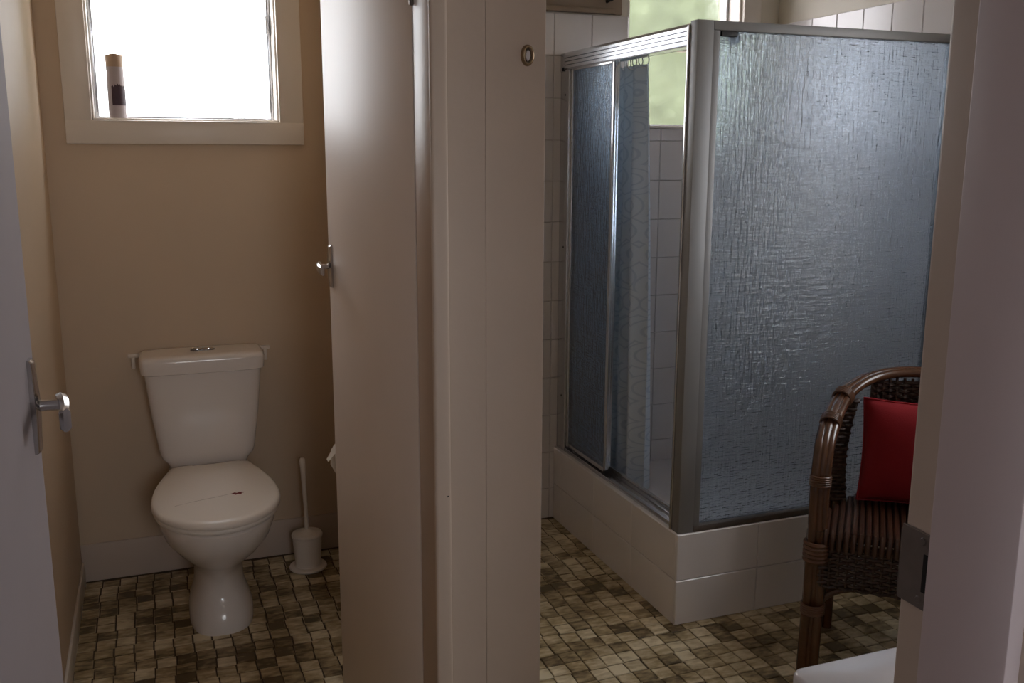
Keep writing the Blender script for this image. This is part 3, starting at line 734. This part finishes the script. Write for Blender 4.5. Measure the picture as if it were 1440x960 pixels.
bm = bmesh.new(); tube(bm, [(1.605, SY0+0.046, 1.777), (1.605, YT, 1.777)], 0.0095, 14); obj('rod_tube', bm, 'rod', rd)
for y0, y1 in ((YT-0.012, YT), (SY0+0.046, SY0+0.056)):
    b = bmesh.new(); tube(b, [(1.605, y0, 1.777), (1.605, y1, 1.777)], 0.020, 16); obj('rod_socket', b, 'rod', rd)

# ------------------------------------------------------------------ peg rail above the tiles
pg = thing('peg_rail', 'painted wooden peg rail above the tiles left of the shower', 'peg rail', (1.5, YB, 1.96))
bxo('board', (1.30, 1.715, YB-0.012, YB, TOP+0.004, 2.10), 'wood', pg, 0.002)
bxo('ledge', (1.30, 1.678, YB-0.030, YB-0.012, TOP+0.004, TOP+0.022), 'wood', pg, 0.003)
for x in (1.452, 1.652):
    b = bmesh.new(); tube(b, [(x, YB-0.012, 2.004), (x, YB-0.035, 2.008), (x, YB-0.045, 2.010)], [0.006, 0.007, 0.011], 12); obj('peg', b, 'black', pg)

# ------------------------------------------------------------------ rattan chair (local frame: x along the front, y to the back)
CH = thing('rattan_chair', 'dark rattan tub armchair in front of the shower panel', 'chair', (1.8625, 1.865, 0), math.atan2(-0.66, 0.75), True)
def cobj(name, bm, m, parent=None, angle=40): return obj(name, bm, m, parent or CH, angle=angle)
def pair(pts, r, off, name, m='rattan', parent=None):
    """a member of two canes lashed side by side"""
    b = bmesh.new(); P = [Vector(p) for p in pts]
    for s in (-1, 1): tube(b, [p+Vector(off)*s for p in P], r, 10)
    return cobj(name, b, m, parent)
def wrap(p, t, r, name='binding', parent=None, h=0.03):
    b = bmesh.new(); p = Vector(p); t = Vector(t).normalized()
    for k in range(5):
        c = p+t*(k-2)*h/5; a = t.orthogonal().normalized(); q = t.cross(a)
        tube(b, [c+(a*math.cos(x)+q*math.sin(x))*r for x in [2*PI*i/14 for i in range(15)]], h/9, 6)
    return cobj(name, b, 'binding', parent)
hoop = [(-0.25, 0.0, 0.40), (-0.252, 0.005, 0.55), (-0.250, 0.020, 0.635), (-0.245, 0.065, 0.685), (-0.232, 0.15, 0.728), (-0.205, 0.25, 0.765), (-0.150, 0.335, 0.793), (-0.078, 0.385, 0.808), (0, 0.400, 0.812)]
full = hoop+[(-x, y, z) for x, y, z in reversed(hoop[:-1])]
path = smooth_path(full, 5)
pr_ = []
b = bmesh.new()
for s in (-1, 0, 1):
    sec = []
    for i, p in enumerate(path):
        n = Vector((p.x, p.y-0.12, 0)); n = n.normalized() if n.length > 1e-4 else Vector((0, 1, 0))
        sec.append(p+n*0.0145*s+Vector((0, 0, 0.004 if s == 0 else 0)))
    tube(b, sec, 0.0135, 10)
rail = cobj('hoop_rail', b, 'rattan')
for i in (6, 18, 24, len(path)-25, len(path)-19, len(path)-7):
    t = path[i+1]-path[i-1]; wrap(path[i], t, 0.027, 'binding', rail)
for s in (-1, 1):
    for nm, p0, p1 in (('leg', (-0.25*s, 0.0, 0.0), (-0.25*s, 0.0, 0.42)),):
        b = bmesh.new()
        for q in (-1, 0, 1): tube(b, [(p0[0]+0.0155*q-0.004*s, p0[1]+(0.006 if q == 0 else 0), 0.0), (p0[0]+0.0155*q, p0[1]+(0.006 if q == 0 else 0), 0.22), (p1[0]+0.0145*q, p1[1], 0.43)], 0.0145, 10)
        lg = cobj(nm, b, 'rattan'); wrap((p0[0], 0, 0.20), (0, 0, 1), 0.031, 'binding', lg); wrap((p0[0], 0, 0.37), (0, 0, 1), 0.031, 'binding', lg, 0.06)
    b = bmesh.new()                                             # rear leg rising into the hoop
    for q in (-1, 1): tube(b, smooth_path([(-0.225*s+0.012*q, 0.30, 0.0), (-0.224*s+0.012*q, 0.285, 0.22), (-0.224*s+0.012*q, 0.272, 0.43)], 3), 0.0135, 10)
    cobj('leg', b, 'rattan')
    b = bmesh.new()                                             # broad woven rear post under the hoop
    R2 = []; W2_ = []
    for k in range(10):
        f = k/9; z = 0.425+f*0.315; xo = -(0.262+0.002*math.sin(f*PI)-0.030*f)*s; xi = -(0.184+0.016*math.sin(f*PI)-0.016*f)*s; yc = 0.265+0.01*f
        R2.append([(xo, yc-0.010, z), (xi, yc+0.012, z), (xi, yc+0.026, z), (xo, yc+0.004, z)]); W2_.append((xo, xi, yc))
    rings(b, R2); wing = cobj('rear_post', b, 'wicker')
    b = bmesh.new()
    for k in range(26):
        f = (k+0.5)/26; z = 0.425+f*0.315; xo, xi, yc = W2_[min(9, int(round(f*9)))]
        pts = [(xo+(xi-xo)*j/5, yc-0.012+0.022*j/5+0.003*(-1)**(k+j), z) for j in range(6)]
        tube(b, pts, 0.0056, 6)
    cobj('post_weave', b, 'wicker', wing)
    b = bmesh.new(); tube(b, smooth_path([(-0.243*s, 0.004, 0.17), (-0.225*s, 0.01, 0.225), (-0.17*s, 0.012, 0.262), (-0.09*s, 0.012, 0.272)], 5), 0.0095, 8); cobj('corner_brace', b, 'rattan')
b = bmesh.new(); tube(b, [(-0.24, 0.01, 0.155), (0.24, 0.01, 0.155)], 0.001, 6); b.free()
# seat of canes running front to back with a rolled front edge
seat_root = None
b = bmesh.new(); rings(b, [[(x, y, z) for x, y in ((-0.235, 0.0), (0.235, 0.0), (0.235, 0.15), (0.17, 0.33), (-0.17, 0.33), (-0.235, 0.15))] for z in (0.407, 0.423)]); seat = cobj('seat', b, 'wicker')
for k in range(26):
    x = -0.228+k*0.456/25; ye = 0.33 if abs(x) < 0.16 else 0.33-(abs(x)-0.16)*2.3
    b = bmesh.new(); tube(b, smooth_path([(x, -0.016, 0.385), (x, -0.018, 0.411), (x, -0.006, 0.428), (x, 0.03, 0.431), (x, ye, 0.429)], 3), 0.0078, 7); cobj('seat_cane', b, 'seatcane', seat)
# woven apron below the seat: strands over upright stakes
ap = [(-0.155, 0.34), (-0.236, 0.16), (-0.243, 0.02), (-0.235, -0.012), (0.235, -0.012), (0.243, 0.02), (0.236, 0.16), (0.155, 0.34)]
def along(poly, step):
    P = [Vector((x, y, 0)) for x, y in poly]; out = []; 
    for a, c in zip(P, P[1:]):
        n = max(1, int((c-a).length/step))
        for i in range(n): out.append(a.lerp(c, i/n))
    out.append(P[-1]); return out
st = along(ap, 0.022)
b = bmesh.new()
for p in st: tube(b, [(p.x, p.y, 0.272), (p.x, p.y, 0.407)], 0.0042, 6)
apron = cobj('apron', b, 'wicker'); apron['kind'] = 'stuff'
b = bmesh.new()
for r_ in range(13):
    z = 0.274+r_*0.0106; pts = []
    for i, p in enumerate(st):
        q = st[min(i+1, len(st)-1)]-st[max(i-1, 0)]; n = Vector((q.y, -q.x, 0)).normalized()
        pts.append((p.x+n.x*0.0058*(-1)**(i+r_), p.y+n.y*0.0058*(-1)**(i+r_), z))
    tube(b, pts, 0.0050, 6)
o = cobj('apron_weave', b, 'wicker', apron); o['kind'] = 'stuff'
# woven back panel under the hoop
b = bmesh.new(); cols = []
for i in range(15):
    f = -1+2*i/14; a = f*1.0
    cols.append((0.132*math.sin(a)/math.sin(1.0), 0.335+0.045*math.cos(a*1.3)))
for r_ in range(44):
    z = 0.40+r_*0.0089
    zz = min(z, 0.79)
    tube(b, [(x*(1+0.05*(z-0.4)), y+0.006*(-1)**(i+r_), zz) for i, (x, y) in enumerate(cols)], 0.0050, 5)
for x, y in cols: tube(b, [(x, y, 0.38), (x*1.02, y, 0.795)], 0.0045, 5)
bk = cobj('back_weave', b, 'wicker'); bk['kind'] = 'stuff'

# ------------------------------------------------------------------ red cushion on the chair
cu = thing('cushion', 'plain red square cushion leaning on the rattan chair back', 'cushion', (1.8625, 1.865, 0), math.atan2(-0.66, 0.75), True)
b = bmesh.new(); n = 20; Wc, Hc_, Tc = 0.165, 0.153, 0.055
lay = {}
def cpt(i, k, s):
    u, v = -1+2*i/n, -1+2*k/n
    pinch = 1-0.07*(1-abs(u)**2)*(abs(v)**3)-0.0
    th = Tc*max(0.0, (1-abs(u)**2.6))**0.55*max(0.0, (1-abs(v)**2.6))**0.55
    x = 0.010+u*Wc*(1-0.05*(1-v*v)*abs(u)**3); y = s*th; z = v*Hc_*(1-0.05*(1-u*u)*abs(v)**3)
    z2 = z+Hc_; tilt = 0.16
    return (x, 0.295+y+z2*tilt*0.5-0.03, 0.441+z2)
for s in (-1, 1):
    for i in range(n+1):
        for k in range(n+1):
            edge = i in (0, n) or k in (0, n)
            if edge and s == 1: lay[(i, k, 1)] = lay[(i, k, -1)]
            else: lay[(i, k, s)] = b.verts.new(cpt(i, k, s))
for s in (-1, 1):
    for i in range(n):
        for k in range(n):
            q = (lay[(i, k, s)], lay[(i+1, k, s)], lay[(i+1, k+1, s)], lay[(i, k+1, s)])
            b.faces.new(q if s == -1 else tuple(reversed(q)))
obj('cover', b, 'red', cu, angle=80)
b = bmesh.new()
ed = [cpt(i, 0, -1) for i in range(n)]+[cpt(n, k, -1) for k in range(n)]+[cpt(i, n, -1) for i in range(n, 0, -1)]+[cpt(0, k, -1) for k in range(n, -1, -1)]
tube(b, ed, 0.0035, 6); obj('piping', b, 'red', cu)

# ------------------------------------------------------------------ vanity just inside the entry, only its corner shows
vn = thing('vanity_unit', 'white vanity top whose corner shows beside the entry frame', 'vanity', (1.1, 0.73, 0))
vx0, vx1, vy0, vy1, vz = 0.731, 1.45, YE1+0.001, 0.925, 0.80
bm = bmesh.new()
ce = (1.07, 0.735)
def rrect(z, ins, n=10, r=0.018):
    out = []
    for (cx2, cy2, a0) in ((vx1-ins-r, vy1-ins-r, 0), (vx0+ins+r, vy1-ins-r, 90), (vx0+ins+r, vy0+ins+r, 180), (vx1-ins-r, vy0+ins+r, 270)):
        for i in range(n): a = math.radians(a0+90*i/(n-1)); out.append((cx2+r*math.cos(a), cy2+r*math.sin(a), z))
    return out
def bowl(z, a, b_):
    base = rrect(z, 0); out = []
    for p in base:
        t = math.atan2((p[1]-ce[1])/0.5, (p[0]-ce[0])/0.9); out.append((ce[0]+a*math.cos(t), ce[1]+b_*math.sin(t), z))
    return out
rings(bm, [rrect(vz-0.045, 0.004), rrect(vz-0.040, 0), rrect(vz-0.005, 0), rrect(vz-0.0015, 0.0015), rrect(vz, 0.005), bowl(vz, 0.245, 0.150), bowl(vz-0.004, 0.236, 0.142), bowl(vz-0.06, 0.20, 0.115), bowl(vz-0.13, 0.12, 0.07), bowl(vz-0.14, 0.02, 0.02)])
obj('basin_top', bm, 'basin', vn, angle=45)
bxo('cabinet_body', (vx0+0.02, vx1-0.02, vy0, vy1-0.03, 0.08, vz-0.046), 'cabinet', vn, 0.003)
bxo('toe_kick', (vx0+0.04, vx1-0.04, vy0, vy1-0.07, 0, 0.08), 'cabinet', vn)
for k in range(2):
    a = vx0+0.022+k*0.338
    d_ = bxo('cabinet_door', (a, a+0.334, vy1-0.029, vy1-0.011, 0.10, vz-0.06), 'cabinet', vn, 0.003)
    b = bmesh.new(); xk = a+(0.30 if k == 0 else 0.034); tube(b, [(xk, vy1-0.011, 0.6), (xk, vy1+0.004, 0.6), (xk, vy1+0.012, 0.6)], [0.006, 0.007, 0.013], 12); obj('knob', b, 'chrome', d_)

# ------------------------------------------------------------------ outside: unseen pale ground, low hedge, tall bush
bm = bmesh.new(); box(bm, -25, 25, YB+0.14, 40, -0.5, -0.4); struct('ground_outside', bm, 'pale_ground', 'unseen pale dry ground outside the windows')
bm = bmesh.new(); box(bm, -25, 25, -40, -1.78, -0.5, -0.4); box(bm, XR+0.14, 25, -1.78, YB+0.14, -0.5, -0.4); struct('ground_outside_front', bm, 'pale_ground', 'unseen pale dry ground on the hall side')
def bush(name, label, c, r, n, seed, k_=1.0):
    rnd = random.Random(seed); root = thing(name, label, 'bush', (c[0], c[1], -0.4))
    b = bmesh.new()
    for k in range(n):
        d = Vector((rnd.gauss(0, 1), rnd.gauss(0, 1), rnd.gauss(0, 1))).normalized()
        d.z = abs(d.z)*1.0 if rnd.random() < 0.85 else d.z
        q = 0.80+0.22*rnd.random()+0.06*math.sin(5*d.x+3*d.z)
        p = Vector((c[0]+d.x*r[0]*q, c[1]+d.y*r[1]*q, c[2]+d.z*r[2]*q))
        t = Vector((rnd.uniform(-1, 1), rnd.uniform(-1, 1), rnd.uniform(-0.6, 0.9))).normalized(); s = t.orthogonal().normalized(); l = rnd.uniform(0.05, 0.085)*k_
        v = [b.verts.new(p+x) for x in (-t*l*0.5, s*l*0.24-t*l*0.05, t*l*0.55, -s*l*0.24-t*l*0.05)]; b.faces.new(v)
    o = obj('leaves', b, 'leaf', root, smooth=False); o['kind'] = 'stuff'
    b = bmesh.new(); rings(b, [sell(c[0], c[1], c[2]+r[2]*0.80*math.sin(f), r[0]*0.80*math.cos(f), r[1]*0.80*math.cos(f), 28) for f in [(-0.45+1.95*k/12)*PI/3 for k in range(13)]]); obj('inner_mass', b, 'leaf', root)
    b = bmesh.new(); tube(b, [(c[0], c[1], -0.4), (c[0]+0.03, c[1], c[2]-r[2]*0.2)], [0.08, 0.05], 8); obj('trunk', b, 'bark', root)
bush('garden_tree', 'tall pale green tree outside the bathroom window', (4.2, 6.9, 1.6), (2.5, 1.0, 5.2), 16000, 3, 2.2)
bush('garden_bush', 'low pale green bush outside the toilet window', (0.75, 6.6, 0.6), (0.62, 0.6, 1.15), 4500, 5, 1.0)

for o in C.objects:
    if 'local' in o: del o['local']
